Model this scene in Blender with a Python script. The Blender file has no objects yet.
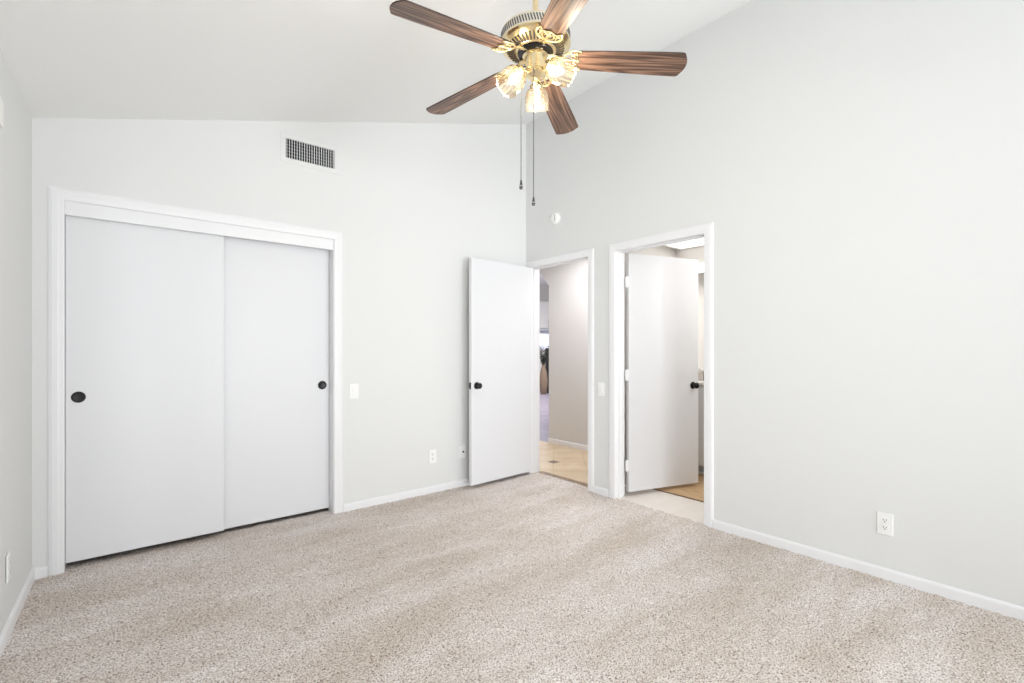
import bpy, bmesh, math, random
from mathutils import Vector, Matrix
random.seed(7)
C = bpy.context.scene.collection
SC = bpy.context.scene
PI = math.pi

# ------------------------------------------------------------------ camera
cam_d = bpy.data.cameras.new('camera')
cam_d.sensor_width = 36.0
cam_d.lens = 478.6 / 1024 * 36
cam_d.shift_y = 8.5 / 1024
cam_d.clip_start = 0.02
cam = bpy.data.objects.new('camera', cam_d)
cam.location = (0, 0, 1.22)
cam.rotation_euler = (PI / 2, 0, -math.radians(39.68))
C.objects.link(cam)
SC.camera = cam

# ------------------------------------------------------------------ world, lights, exposure
SC.view_settings.view_transform = 'Standard'
SC.view_settings.look = 'None'
SC.view_settings.gamma = 1.0
SC.view_settings.use_curve_mapping = False
SC.view_settings.exposure = 0.32

world = bpy.data.worlds.new('sky')
SC.world = world
world.use_nodes = True
wb = world.node_tree.nodes['Background']
wb.inputs[0].default_value = (0.93, 0.97, 1.0, 1)
wb.inputs[1].default_value = 1.0


def area(name, loc, rot, sx, sy, power, col=(1, 1, 1), spread=180):
    d = bpy.data.lights.new(name, 'AREA')
    d.shape = 'RECTANGLE'
    d.size = sx
    d.size_y = sy
    d.energy = power
    d.color = col
    d.spread = math.radians(spread)
    o = bpy.data.objects.new(name, d)
    o.location = loc
    o.rotation_euler = rot
    C.objects.link(o)
    return o


def point(name, loc, power, col, radius=0.03):
    d = bpy.data.lights.new(name, 'POINT')
    d.energy = power
    d.color = col
    d.shadow_soft_size = radius
    o = bpy.data.objects.new(name, d)
    o.location = loc
    C.objects.link(o)
    return o


# added fill lamps at the two unseen, added windows behind the camera
area('back_fill_light', (2.25, -4.40, 0.95), (PI / 2 + math.radians(26), 0, math.radians(14)), 1.7, 2.0, 80, (0.935, 0.975, 1.0), 112)
area('side_fill_light', (-0.80, -2.5, 1.1), (PI / 2 + math.radians(5), 0, -math.radians(31)), 1.5, 1.9, 26, (0.945, 0.98, 1.0), 70)
# fill lamps added to brighten the bathroom, hall and far room
area('bathroom_fill_light', (3.9, 1.35, 2.20), (0, 0, 0), 0.7, 0.9, 5.2, (0.98, 0.98, 1.0))
area('vanity_soffit_lamp', (4.62, 2.0, 1.96), (0, 0, 0), 0.4, 0.9, 6, (1.0, 0.97, 0.92))  # soffit lamp over the vanity, not daylight
area('hall_fill_light', (3.8, 3.6, 2.40), (0, 0, 0), 0.5, 0.9, 14.5, (0.98, 0.98, 1.0))
area('living_fill_light', (7.8, 7.4, 3.1), (0, 0, 0), 3.5, 3.5, 150, (1.0, 0.98, 0.96))


# ------------------------------------------------------------------ materials
def new_mat(name):
    m = bpy.data.materials.new(name)
    m.use_nodes = True
    nt = m.node_tree
    return m, nt, nt.nodes['Principled BSDF']


def plain(name, col, rough=0.5, metal=0.0, spec=0.5, bump=0.0, bscale=200.0, var=0.0):
    m, nt, b = new_mat(name)
    b.inputs['Base Color'].default_value = (*col, 1)
    b.inputs['Roughness'].default_value = rough
    b.inputs['Metallic'].default_value = metal
    b.inputs['Specular IOR Level'].default_value = spec
    if bump or var:
        tc = nt.nodes.new('ShaderNodeTexCoord')
        n = nt.nodes.new('ShaderNodeTexNoise')
        n.inputs['Scale'].default_value = bscale
        n.inputs['Detail'].default_value = 4
        nt.links.new(tc.outputs['Object'], n.inputs['Vector'])
        if bump:
            bp = nt.nodes.new('ShaderNodeBump')
            bp.inputs['Strength'].default_value = bump
            bp.inputs['Distance'].default_value = 0.002
            nt.links.new(n.outputs['Fac'], bp.inputs['Height'])
            nt.links.new(bp.outputs['Normal'], b.inputs['Normal'])
        if var:
            r = nt.nodes.new('ShaderNodeValToRGB')
            r.color_ramp.elements[0].color = (*[c * (1 - var) for c in col], 1)
            r.color_ramp.elements[1].color = (*[min(1, c * (1 + var)) for c in col], 1)
            nt.links.new(n.outputs['Fac'], r.inputs['Fac'])
            nt.links.new(r.outputs['Color'], b.inputs['Base Color'])
    return m


def emit(name, col, strength):
    m, nt, b = new_mat(name)
    b.inputs['Base Color'].default_value = (*col, 1)
    b.inputs['Emission Color'].default_value = (*col, 1)
    b.inputs['Emission Strength'].default_value = strength
    return m


M_WALL = plain('wall_paint', (0.79, 0.795, 0.79), 0.65, bump=0.10, bscale=160)
M_CEIL = plain('ceiling_paint', (0.94, 0.945, 0.94), 0.8, bump=0.15, bscale=120)
M_HALL = plain('hall_paint', (0.72, 0.705, 0.695), 0.7, bump=0.10, bscale=160)
M_TRIM = plain('trim_paint', (0.885, 0.885, 0.90), 0.38)
M_DOOR = plain('door_paint', (0.80, 0.805, 0.825), 0.42, bump=0.03, bscale=60)
M_PLATE = plain('switch_plastic', (0.93, 0.93, 0.92), 0.3)
M_BLACK = plain('oil_rubbed_bronze', (0.022, 0.021, 0.021), 0.32, metal=0.6)
M_SLOT = plain('socket_dark', (0.04, 0.04, 0.045), 0.6)
M_VANE = plain('damper_grey', (0.32, 0.32, 0.32), 0.6)
M_DUCT = plain('duct_dark', (0.03, 0.03, 0.032), 0.9)
M_BRASS = plain('polished_brass', (0.86, 0.72, 0.45), 0.22, metal=1.0)
M_PALEBRASS = plain('antique_brass', (0.82, 0.68, 0.40), 0.32, metal=1.0)
M_SILVER = plain('pewter_band', (0.80, 0.77, 0.70), 0.35, metal=0.8)
M_GREYLEAD = plain('fob_pewter', (0.10, 0.10, 0.10), 0.3, metal=0.7)
M_CHAIN = plain('chain_metal', (0.07, 0.068, 0.066), 0.6, metal=0.0)
M_GLASSBULB = emit('bulb_glow', (1.0, 0.88, 0.66), 1.6)
M_VALANCE = plain('blind_vinyl', (0.9, 0.9, 0.88), 0.4)
M_WHITE = plain('white_lacquer', (0.85, 0.85, 0.84), 0.35)
M_COUNTER = plain('cultured_marble', (0.86, 0.84, 0.80), 0.2, var=0.04, bscale=9)
M_TOE = plain('toe_kick_grey', (0.50, 0.56, 0.63), 0.5)
M_TISSUE = plain('tissue_card', (0.60, 0.54, 0.50), 0.7, var=0.1, bscale=60)
M_LEAF = plain('dusty_leaf', (0.09, 0.10, 0.08), 0.6, var=0.4, bscale=14)
M_VASE = plain('tan_ceramic', (0.25, 0.18, 0.125), 0.5, var=0.15, bscale=9)
M_DARK = plain('black_lacquer', (0.015, 0.015, 0.016), 0.4)
M_CHROME = plain('chrome', (0.85, 0.85, 0.86), 0.12, metal=1.0)
M_MIRROR = plain('mirror_silver', (0.9, 0.91, 0.91), 0.03, metal=1.0)
M_LIT = emit('lit_diffuser', (1.0, 0.98, 0.94), 0.95)
M_LITWIN = emit('daylit_glass', (0.80, 0.86, 1.0), 0.62)


def m_carpet():
    m, nt, b = new_mat('carpet_pile')
    N, L = nt.nodes, nt.links
    tc = N.new('ShaderNodeTexCoord')

    def noise(scale, detail=2, rough=0.5, dist=0.0):
        n = N.new('ShaderNodeTexNoise')
        n.inputs['Scale'].default_value = scale
        n.inputs['Detail'].default_value = detail
        n.inputs['Roughness'].default_value = rough
        n.inputs['Distortion'].default_value = dist
        L.new(tc.outputs['Object'], n.inputs['Vector'])
        return n
    fine = noise(160, 2, 0.6)
    ramp = N.new('ShaderNodeValToRGB')
    cr = ramp.color_ramp
    cr.elements[0].position = 0.31
    cr.elements[0].color = (0.13, 0.092, 0.07, 1)
    cr.elements[1].position = 0.62
    cr.elements[1].color = (0.97, 0.925, 0.895, 1)
    e = cr.elements.new(0.42)
    e.color = (0.56, 0.485, 0.435, 1)
    e = cr.elements.new(0.50)
    e.color = (0.79, 0.725, 0.68, 1)
    L.new(fine.outputs['Fac'], ramp.inputs['Fac'])
    # lay of the nap left by vacuuming: ragged strokes in two directions over broad patches

    def strokes(rot, sx, sy, seed, lo, hi):
        mp = N.new('ShaderNodeMapping')
        mp.inputs['Rotation'].default_value = (0, 0, math.radians(rot))
        mp.inputs['Scale'].default_value = (sx, sy, 1)
        mp.inputs['Location'].default_value = (seed, seed * 0.7, 0)
        L.new(tc.outputs['Object'], mp.inputs['Vector'])
        n = N.new('ShaderNodeTexNoise')
        n.inputs['Scale'].default_value = 1.0
        n.inputs['Detail'].default_value = 5
        n.inputs['Roughness'].default_value = 0.6
        n.inputs['Distortion'].default_value = 0.4
        L.new(mp.outputs['Vector'], n.inputs['Vector'])
        mr = N.new('ShaderNodeMapRange')
        mr.inputs['From Min'].default_value = lo
        mr.inputs['From Max'].default_value = hi
        L.new(n.outputs['Fac'], mr.inputs['Value'])
        return mr
    s1 = strokes(52, 1.1, 3.4, 3.1, 0.42, 0.60)
    s2 = strokes(-20, 1.3, 3.8, 8.4, 0.40, 0.62)
    av = N.new('ShaderNodeMath')
    av.operation = 'ADD'
    L.new(s1.outputs[0], av.inputs[0])
    L.new(s2.outputs[0], av.inputs[1])
    nr = N.new('ShaderNodeValToRGB')
    nr.color_ramp.elements[0].position = 0.0
    nr.color_ramp.elements[0].color = (0.86, 0.82, 0.775, 1)
    nr.color_ramp.elements[1].position = 1.0
    nr.color_ramp.elements[1].color = (1.06, 1.06, 1.08, 1)
    hf = N.new('ShaderNodeMath')
    hf.operation = 'MULTIPLY'
    hf.inputs[1].default_value = 0.5
    L.new(av.outputs[0], hf.inputs[0])
    L.new(hf.outputs[0], nr.inputs['Fac'])
    mx = N.new('ShaderNodeMix')
    mx.data_type = 'RGBA'
    mx.blend_type = 'MULTIPLY'
    mx.inputs['Factor'].default_value = 1.0
    L.new(ramp.outputs['Color'], mx.inputs['A'])
    L.new(nr.outputs['Color'], mx.inputs['B'])
    L.new(mx.outputs['Result'], b.inputs['Base Color'])
    b.inputs['Roughness'].default_value = 0.95
    b.inputs['Specular IOR Level'].default_value = 0.1
    bp = N.new('ShaderNodeBump')
    bp.inputs['Strength'].default_value = 0.6
    bp.inputs['Distance'].default_value = 0.006
    L.new(fine.outputs['Fac'], bp.inputs['Height'])
    L.new(bp.outputs['Normal'], b.inputs['Normal'])
    return m


def m_wood(name, stops, scale=1.0, along='X', rough=0.4, info=True):
    """Long grain along local X with cathedral figure."""
    m, nt, b = new_mat(name)
    N, L = nt.nodes, nt.links
    tc = N.new('ShaderNodeTexCoord')
    mp = N.new('ShaderNodeMapping')
    mp.inputs['Scale'].default_value = (1.1 * scale, 19 * scale, 19 * scale) if along == 'X' else (15 * scale, 1.6 * scale, 15 * scale)
    L.new(tc.outputs['Object'], mp.inputs['Vector'])
    vec = mp.outputs['Vector']
    if info:
        oi = N.new('ShaderNodeObjectInfo')
        mul = N.new('ShaderNodeMath')
        mul.operation = 'MULTIPLY'
        mul.inputs[1].default_value = 17.0
        L.new(oi.outputs['Random'], mul.inputs[0])
        ad = N.new('ShaderNodeVectorMath')
        ad.operation = 'ADD'
        L.new(vec, ad.inputs[0])
        L.new(mul.outputs[0], ad.inputs[1])
        vec = ad.outputs[0]
    n1 = N.new('ShaderNodeTexNoise')
    n1.inputs['Scale'].default_value = 0.9
    n1.inputs['Detail'].default_value = 2
    L.new(vec, n1.inputs['Vector'])
    # contour lines of a smooth field give the cathedral grain
    ml = N.new('ShaderNodeMath')
    ml.operation = 'MULTIPLY'
    ml.inputs[1].default_value = 10.0
    L.new(n1.outputs['Fac'], ml.inputs[0])
    fr = N.new('ShaderNodeMath')
    fr.operation = 'PINGPONG'
    fr.inputs[1].default_value = 0.5
    L.new(ml.outputs[0], fr.inputs[0])
    n2 = N.new('ShaderNodeTexNoise')
    n2.inputs['Scale'].default_value = 5.0
    n2.inputs['Detail'].default_value = 5
    L.new(vec, n2.inputs['Vector'])
    mix = N.new('ShaderNodeMath')
    mix.operation = 'MULTIPLY_ADD'
    mix.inputs[1].default_value = 0.55
    L.new(n2.outputs['Fac'], mix.inputs[0])
    L.new(fr.outputs[0], mix.inputs[2])
    r = N.new('ShaderNodeValToRGB')
    while len(r.color_ramp.elements) < len(stops):
        r.color_ramp.elements.new(0.5)
    for e, (p, c) in zip(r.color_ramp.elements, stops):
        e.position = p
        e.color = (*c, 1)
    L.new(mix.outputs[0], r.inputs['Fac'])
    L.new(r.outputs['Color'], b.inputs['Base Color'])
    b.inputs['Roughness'].default_value = rough
    return m


def m_tile(name, c1, c2, grout, size, rot, origin, rough=0.3):
    m, nt, b = new_mat(name)
    N, L = nt.nodes, nt.links
    tc = N.new('ShaderNodeTexCoord')
    sub = N.new('ShaderNodeVectorMath')
    sub.operation = 'SUBTRACT'
    sub.inputs[1].default_value = (*origin, 0)
    L.new(tc.outputs['Object'], sub.inputs[0])
    mp = N.new('ShaderNodeMapping')
    mp.inputs['Rotation'].default_value = (0, 0, math.radians(rot))
    L.new(sub.outputs[0], mp.inputs['Vector'])
    br = N.new('ShaderNodeTexBrick')
    br.offset = 0.0
    br.inputs['Scale'].default_value = 1.0
    br.inputs['Brick Width'].default_value = size
    br.inputs['Row Height'].default_value = size
    br.inputs['Mortar Size'].default_value = 0.004
    br.inputs['Color1'].default_value = (1, 1, 1, 1)
    br.inputs['Color2'].default_value = (0.9, 0.9, 0.9, 1)
    br.inputs['Mortar'].default_value = (*grout, 1)
    L.new(mp.outputs['Vector'], br.inputs['Vector'])
    n = N.new('ShaderNodeTexNoise')
    n.inputs['Scale'].default_value = 5
    n.inputs['Detail'].default_value = 6
    L.new(tc.outputs['Object'], n.inputs['Vector'])
    r = N.new('ShaderNodeValToRGB')
    r.color_ramp.elements[0].position = 0.35
    r.color_ramp.elements[0].color = (*c1, 1)
    r.color_ramp.elements[1].position = 0.7
    r.color_ramp.elements[1].color = (*c2, 1)
    L.new(n.outputs['Fac'], r.inputs['Fac'])
    mx = N.new('ShaderNodeMix')
    mx.data_type = 'RGBA'
    mx.blend_type = 'MULTIPLY'
    mx.inputs['Factor'].default_value = 1
    L.new(r.outputs['Color'], mx.inputs['A'])
    L.new(br.outputs['Color'], mx.inputs['B'])
    L.new(mx.outputs['Result'], b.inputs['Base Color'])
    b.inputs['Roughness'].default_value = rough
    return m


def m_shade_glass():
    m, nt, b = new_mat('amber_ribbed_glass')
    N, L = nt.nodes, nt.links
    out = N['Material Output']
    tr = N.new('ShaderNodeBsdfTransparent')
    tr.inputs[0].default_value = (0.97, 0.91, 0.82, 1)
    tl = N.new('ShaderNodeBsdfTranslucent')
    tl.inputs[0].default_value = (1.0, 0.88, 0.68, 1)
    gl = N.new('ShaderNodeBsdfGlossy')
    gl.inputs[0].default_value = (0.70, 0.62, 0.50, 1)
    gl.inputs['Roughness'].default_value = 0.12
    lw = N.new('ShaderNodeLayerWeight')
    lw.inputs['Blend'].default_value = 0.45
    m1 = N.new('ShaderNodeMixShader')
    m1.inputs[0].default_value = 0.045
    L.new(tr.outputs[0], m1.inputs[1])
    L.new(tl.outputs[0], m1.inputs[2])
    m2 = N.new('ShaderNodeMixShader')
    L.new(lw.outputs['Facing'], m2.inputs[0])
    L.new(m1.outputs[0], m2.inputs[1])
    L.new(gl.outputs[0], m2.inputs[2])
    L.new(m2.outputs[0], out.inputs['Surface'])
    return m


def m_pane():
    m, nt, b = new_mat('window_glass')
    N, L = nt.nodes, nt.links
    out = N['Material Output']
    tr = N.new('ShaderNodeBsdfTransparent')
    gl = N.new('ShaderNodeBsdfGlossy')
    gl.inputs['Roughness'].default_value = 0.02
    mx = N.new('ShaderNodeMixShader')
    mx.inputs[0].default_value = 0.06
    L.new(tr.outputs[0], mx.inputs[1])
    L.new(gl.outputs[0], mx.inputs[2])
    L.new(mx.outputs[0], out.inputs['Surface'])
    return m


M_CARPET = m_carpet()
M_BLADE = m_wood('walnut_blade', [(0.22, (0.045, 0.025, 0.018)), (0.42, (0.12, 0.066, 0.045)),
                                  (0.62, (0.22, 0.125, 0.083)), (0.88, (0.36, 0.22, 0.15))], rough=0.38)
M_BLADE_EDGE = plain('blade_edge', (0.05, 0.03, 0.02), 0.5)
M_PLANK = m_wood('oak_plank', [(0.1, (0.42, 0.25, 0.12)), (0.5, (0.58, 0.38, 0.20)), (0.9, (0.72, 0.52, 0.31))], 0.8, 'Y', 0.45, False)
M_TRAV = m_tile('travertine_tile', (0.74, 0.56, 0.37), (0.88, 0.72, 0.52), (0.8, 0.76, 0.7), 0.34, 45, (3.693, 3.74))
M_MOSAIC = plain('mosaic_border', (0.30, 0.215, 0.14), 0.5, var=0.8, bscale=13)
M_INSET = plain('dark_inset', (0.19, 0.12, 0.075), 0.4, var=0.3, bscale=40)
M_CREAM = m_tile('cream_tile', (0.88, 0.81, 0.75), (0.94, 0.89, 0.84), (0.92, 0.9, 0.88), 0.48, 0, (3.16, 1.5))
M_LAV = m_tile('grey_floor_tile', (0.42, 0.39, 0.50), (0.52, 0.48, 0.60), (0.8, 0.8, 0.8), 0.45, 0, (4.42, 4.5), 0.25)
M_SHADE = m_shade_glass()
M_PANE = m_pane()


# ------------------------------------------------------------------ mesh helpers
class MB:
    def __init__(self):
        self.bm = bmesh.new()

    def box(self, lo, hi, mi=0, mat=None):
        x0, y0, z0 = lo
        x1, y1, z1 = hi
        vs = [Vector(p) for p in ((x0, y0, z0), (x1, y0, z0), (x1, y1, z0), (x0, y1, z0),
                                  (x0, y0, z1), (x1, y0, z1), (x1, y1, z1), (x0, y1, z1))]
        if mat is not None:
            vs = [mat @ v for v in vs]
        v = [self.bm.verts.new(p) for p in vs]
        for f in ((3, 2, 1, 0), (4, 5, 6, 7), (0, 1, 5, 4), (1, 2, 6, 5), (2, 3, 7, 6), (3, 0, 4, 7)):
            self.bm.faces.new([v[i] for i in f]).material_index = mi
        return self

    def prism(self, pts, fn, d0, d1, mi=0):
        """pts: 2D outline; fn(u, v, d) -> 3D."""
        a = [self.bm.verts.new(fn(u, v, d0)) for u, v in pts]
        b = [self.bm.verts.new(fn(u, v, d1)) for u, v in pts]
        n = len(pts)
        self.bm.faces.new(a[::-1]).material_index = mi
        self.bm.faces.new(b).material_index = mi
        for i in range(n):
            self.bm.faces.new((a[i], a[(i + 1) % n], b[(i + 1) % n], b[i])).material_index = mi
        return self

    def lathe(self, prof, seg=32, mat=None, mi=0, mod=None):
        """prof: list of (r, z); closes on the axis where r == 0."""
        rings = []
        for r, z in prof:
            if r < 1e-6:
                p = Vector((0, 0, z))
                rings.append([self.bm.verts.new(mat @ p if mat else p)])
            else:
                ring = []
                for k in range(seg):
                    a = 2 * PI * k / seg
                    rr = r * (mod(a, z) if mod else 1)
                    p = Vector((rr * math.cos(a), rr * math.sin(a), z))
                    ring.append(self.bm.verts.new(mat @ p if mat else p))
                rings.append(ring)
        for A, B in zip(rings, rings[1:]):
            for k in range(seg):
                k2 = (k + 1) % seg
                if len(A) == 1 and len(B) == 1:
                    continue
                if len(A) == 1:
                    f = (A[0], B[k2], B[k])
                elif len(B) == 1:
                    f = (A[k], A[k2], B[0])
                else:
                    f = (A[k], A[k2], B[k2], B[k])
                self.bm.faces.new(f).material_index = mi
        return self

    def tube(self, pts, r, seg=8, mi=0, flat=1.0):
        """round tube through points; r a number or a list; flat squashes it vertically."""
        pts = [Vector(p) for p in pts]
        rs = r if isinstance(r, (list, tuple)) else [r] * len(pts)
        rings = []
        for i, p in enumerate(pts):
            t = (pts[min(i + 1, len(pts) - 1)] - pts[max(i - 1, 0)]).normalized()
            up = Vector((0, 0, 1)) if abs(t.z) < 0.95 else Vector((1, 0, 0))
            s = t.cross(up).normalized()
            w = s.cross(t).normalized()
            rings.append([self.bm.verts.new(p + s * rs[i] * math.cos(2 * PI * k / seg) + w * rs[i] * flat * math.sin(2 * PI * k / seg)) for k in range(seg)])
        for A, B in zip(rings, rings[1:]):
            for k in range(seg):
                self.bm.faces.new((A[k], A[(k + 1) % seg], B[(k + 1) % seg], B[k])).material_index = mi
        self.bm.faces.new(rings[0][::-1]).material_index = mi
        self.bm.faces.new(rings[-1]).material_index = mi
        return self

    def sphere(self, c, r, mi=0, seg=12, sz=1.0):
        prof = [(r * math.sin(PI * i / seg), -r * sz * math.cos(PI * i / seg)) for i in range(seg + 1)]
        prof[0] = (0, -r * sz)
        prof[-1] = (0, r * sz)
        return self.lathe(prof, seg * 2, Matrix.Translation(c), mi)

    def build(self, name, mats, parent=None, smooth=False, bevel=0.0, loc=None, rot=None, angle=40):
        bmesh.ops.recalc_face_normals(self.bm, faces=self.bm.faces)
        if smooth:
            for f in self.bm.faces:
                f.smooth = True
            lim = math.radians(angle)
            for e in self.bm.edges:
                if len(e.link_faces) == 2 and e.calc_face_angle(0) > lim:
                    e.smooth = False
        me = bpy.data.meshes.new(name)
        self.bm.to_mesh(me)
        self.bm.free()
        for m in (mats if isinstance(mats, (list, tuple)) else [mats]):
            me.materials.append(m)
        o = bpy.data.objects.new(name, me)
        C.objects.link(o)
        if parent:
            o.parent = parent
        if loc:
            o.location = loc
        if rot:
            o.rotation_euler = rot
        if bevel:
            md = o.modifiers.new('bevel', 'BEVEL')
            md.width = bevel
            md.segments = 2
            md.limit_method = 'ANGLE'
            md.angle_limit = math.radians(50)
        return o


def catmull(pts, n=6):
    P = [Vector(p) for p in pts]
    P = [2 * P[0] - P[1]] + P + [2 * P[-1] - P[-2]]
    out = []
    for i in range(1, len(P) - 2):
        p0, p1, p2, p3 = P[i - 1:i + 3]
        for k in range(n):
            t = k / n
            out.append(0.5 * ((2 * p1) + (p2 - p0) * t + (2 * p0 - 5 * p1 + 4 * p2 - p3) * t * t + (3 * p1 - p0 - 3 * p2 + p3) * t ** 3))
    out.append(P[-2])
    return out


def thing(name, label, cat, loc, rotz=0.0, group=None):
    o = bpy.data.objects.new(name, None)
    o.empty_display_size = 0.1
    o.location = loc
    o.rotation_euler = (0, 0, rotz)
    C.objects.link(o)
    return tag(o, label, cat, group)


def tag(o, label, cat, group=None):
    o['label'] = label
    o['category'] = cat
    if group:
        o['group'] = group
    return o


def struct(o):
    o['kind'] = 'structure'
    return o


def copy_tree(o, parent=None):
    c = o.copy()
    C.objects.link(c)
    if parent:
        c.parent = parent
    for ch in list(o.children):
        copy_tree(ch, c)
    return c


# ------------------------------------------------------------------ room shell
XR = 3.164           # right wall surface
YB = 3.594           # closet wall surface
YN = -4.00           # wall behind the camera
WT = 0.125           # wall thickness
H_LOW, H_HIGH = 2.456, 3.476


def xl(y):           # the left wall runs very slightly askew
    return -0.34 - 0.026 * (YB - y)


def hz(x):           # sloped ceiling
    return H_LOW + (H_HIGH - H_LOW) * (x + 0.34) / (XR + 0.34)


def grid_wall(mb, us, vs, holes, fn, d0, d1, top=None):
    """wall of cells between breakpoints us (along) and vs (up), leaving out holes (u0,u1,v0,v1)."""
    for i in range(len(us) - 1):
        for j in range(len(vs)):
            v0 = vs[j]
            u0, u1 = us[i], us[i + 1]
            if j == len(vs) - 1:
                pts = [(u0, v0), (u1, v0), (u1, top(u1)), (u0, top(u0))]
                vm = v0 + 0.01
            else:
                pts = [(u0, v0), (u1, v0), (u1, vs[j + 1]), (u0, vs[j + 1])]
                vm = (v0 + vs[j + 1]) / 2
            um = (u0 + u1) / 2
            if any(h[0] <= um <= h[1] and h[2] <= vm <= h[3] for h in holes):
                continue
            mb.prism(pts, fn, d0, d1)


# carpet: a fine jittered pile surface
mb = MB()
step = 0.02
nx = int((XR + 0.03 + 0.49) / step)
ny = int((YB + 0.10 - YN) / step)
grid = []
for j in range(ny + 1):
    y = YN + (YB + 0.10 - YN) * j / ny
    row = []
    for i in range(nx + 1):
        x = -0.49 + (XR + 0.03 + 0.49) * i / nx
        row.append(mb.bm.verts.new((x + random.uniform(-.004, .004), y + random.uniform(-.004, .004), random.uniform(-0.005, 0.003))))
    grid.append(row)
for j in range(ny):
    for i in range(nx):
        mb.bm.faces.new((grid[j][i], grid[j][i + 1], grid[j + 1][i + 1], grid[j + 1][i]))
# the carpet runs into the entry doorway
gx = 6
gy = 48
grid = []
for j in range(gy + 1):
    row = []
    for i in range(gx + 1):
        row.append(mb.bm.verts.new((XR + 0.028 + 0.066 * i / gx, 2.76 + 0.78 * j / gy + random.uniform(-.003, .003), random.uniform(-0.005, 0.002) - (0.006 if i == gx else 0))))
    grid.append(row)
for j in range(gy):
    for i in range(gx):
        mb.bm.faces.new((grid[j][i], grid[j][i + 1], grid[j + 1][i + 1], grid[j + 1][i]))
carpet = struct(mb.build('floor', M_CARPET, smooth=True, angle=180))

# ceiling
mb = MB()
mb.prism([(-0.62, hz(-0.62)), (XR + WT, hz(XR + WT)), (XR + WT, hz(XR + WT) + 0.1), (-0.62, hz(-0.62) + 0.1)],
         lambda u, v, d: (u, d, v), YN - 0.12, YB + WT)
struct(mb.build('ceiling', M_CEIL))

# closet wall: closet opening and the duct opening of the air vent
mb = MB()
grid_wall(mb, [-0.62, -0.231, 0.905, 1.271, XR + WT], [0, 2.065, 2.562, 2.718],
          [(-0.231, 1.271, 0, 2.065), (0.905, 1.271, 2.562, 2.718)],
          lambda u, v, d: (u, d, v), YB, YB + WT, hz)
struct(mb.build('wall_back', M_WALL))

# right wall: two doorways
D1 = (2.752, 3.548)
D2 = (1.690, 2.505)
mb = MB()
grid_wall(mb, [YN, D2[0], D2[1], D1[0], D1[1], YB], [0, 2.052], [(D1[0], D1[1], 0, 2.052), (D2[0], D2[1], 0, 2.052)],
          lambda u, v, d: (d, u, v), XR, XR + WT, lambda u: hz(XR) + 0.03)
struct(mb.build('wall_right', M_WALL))

# left wall with the sliding glass door
mb = MB()
GD = (-0.15, 1.68)
GE = (-3.5, -1.5)  # unseen opening added behind the camera to brighten the right wall
grid_wall(mb, [YN - 0.12, GE[0], GE[1], GD[0], GD[1], YB + WT], [0, 2.03], [(GD[0], GD[1], 0, 2.03), (GE[0], GE[1], 0, 2.03)],
          lambda u, v, d: (xl(u) - d, u, v), 0, 0.13, lambda u: 2.50)
struct(mb.build('wall_left', M_WALL))

# wall behind the camera with a wide window opening added to light the room
mb = MB()
WN = (0.95, 3.05, 0.05, 2.45)
grid_wall(mb, [-0.62, WN[0], WN[1], XR + WT], [0, WN[2], WN[3]], [WN],
          lambda u, v, d: (u, YN - d, v), 0, 0.12, hz)
struct(mb.build('wall_front', M_WALL))


def glazed(name, plane, u0, u1, v0, v1, mull):
    """frame with a mullion and panes; plane(u, v, d) -> 3D"""
    f = MB()
    t = 0.05

    def fb(a, b, c, d):
        f.prism([(a, c), (b, c), (b, d), (a, d)], plane, 0.03, 0.09)
    fb(u0, u0 + t, v0, v1)
    fb(u1 - t, u1, v0, v1)
    fb(u0 + t, u1 - t, v0, v0 + t)
    fb(u0 + t, u1 - t, v1 - t, v1)
    fb(mull - t / 2, mull + t / 2, v0 + t, v1 - t)
    fr = struct(f.build(name, M_TRIM))
    for a, b in ((u0 + t, mull - t / 2), (mull + t / 2, u1 - t)):
        g = MB()
        g.prism([(a, v0 + t), (b, v0 + t), (b, v1 - t), (a, v1 - t)], plane, 0.055, 0.062)
        g.build('pane', M_PANE, fr)
    return fr


glazed('added_window_1', lambda u, v, d: (u, YN - d, v), WN[0], WN[1], WN[2], WN[3], 2.0)  # unseen window added for even light in the room
glazed('window_2', lambda u, v, d: (xl(u) - d, u, v), GD[0], GD[1], 0.0, 2.03, 0.76)
glazed('added_window_4', lambda u, v, d: (xl(u) - d, u, v), GE[0], GE[1], 0.0, 2.03, -2.5)  # unseen window added to throw light on the right wall

# vertical blind of the glass door: only the end of its valance shows at the left edge of the photo
bl = thing('window_blind', 'white valance end of a vertical blind high on the left wall', 'blind', (xl(2.1), 2.1, 1.95))
mb = MB()
mb.box((0.0, -2.1, 0.0), (0.012, 0.185, 0.085))
mb.box((0.012, 0.173, 0.0), (0.085, 0.185, 0.085))
mb.box((0.085, -2.1, 0.0), (0.097, 0.185, 0.085))
mb.build('valance', M_VALANCE, bl, bevel=0.003)
for k in range(25):  # unseen vanes added closed to keep door daylight off the right wall
    mb = MB()
    a = Matrix.Translation((0.05, -0.44 - 0.0765 * k, 0)) @ Matrix.Rotation(math.radians(82), 4, 'Z')
    mb.box((-0.0415, -0.0009, -1.93), (0.0415, 0.0009, 0.01), mat=a)
    mb.build('blocking_vane', M_VALANCE, bl)

# ------------------------------------------------------------------ casings, jambs, baseboards
def pl_back(u, v, d):      # d = distance into the room
    return (u, YB - d, v)


def pl_right(u, v, d):
    return (XR - d, u, v)


PROF = [(0.0, 0.0), (0.0, 0.009), (0.005, 0.0105), (0.022, 0.011), (0.028, 0.0125), (0.050, 0.0115), (0.064, 0.0065), (0.066, 0.0)]


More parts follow.
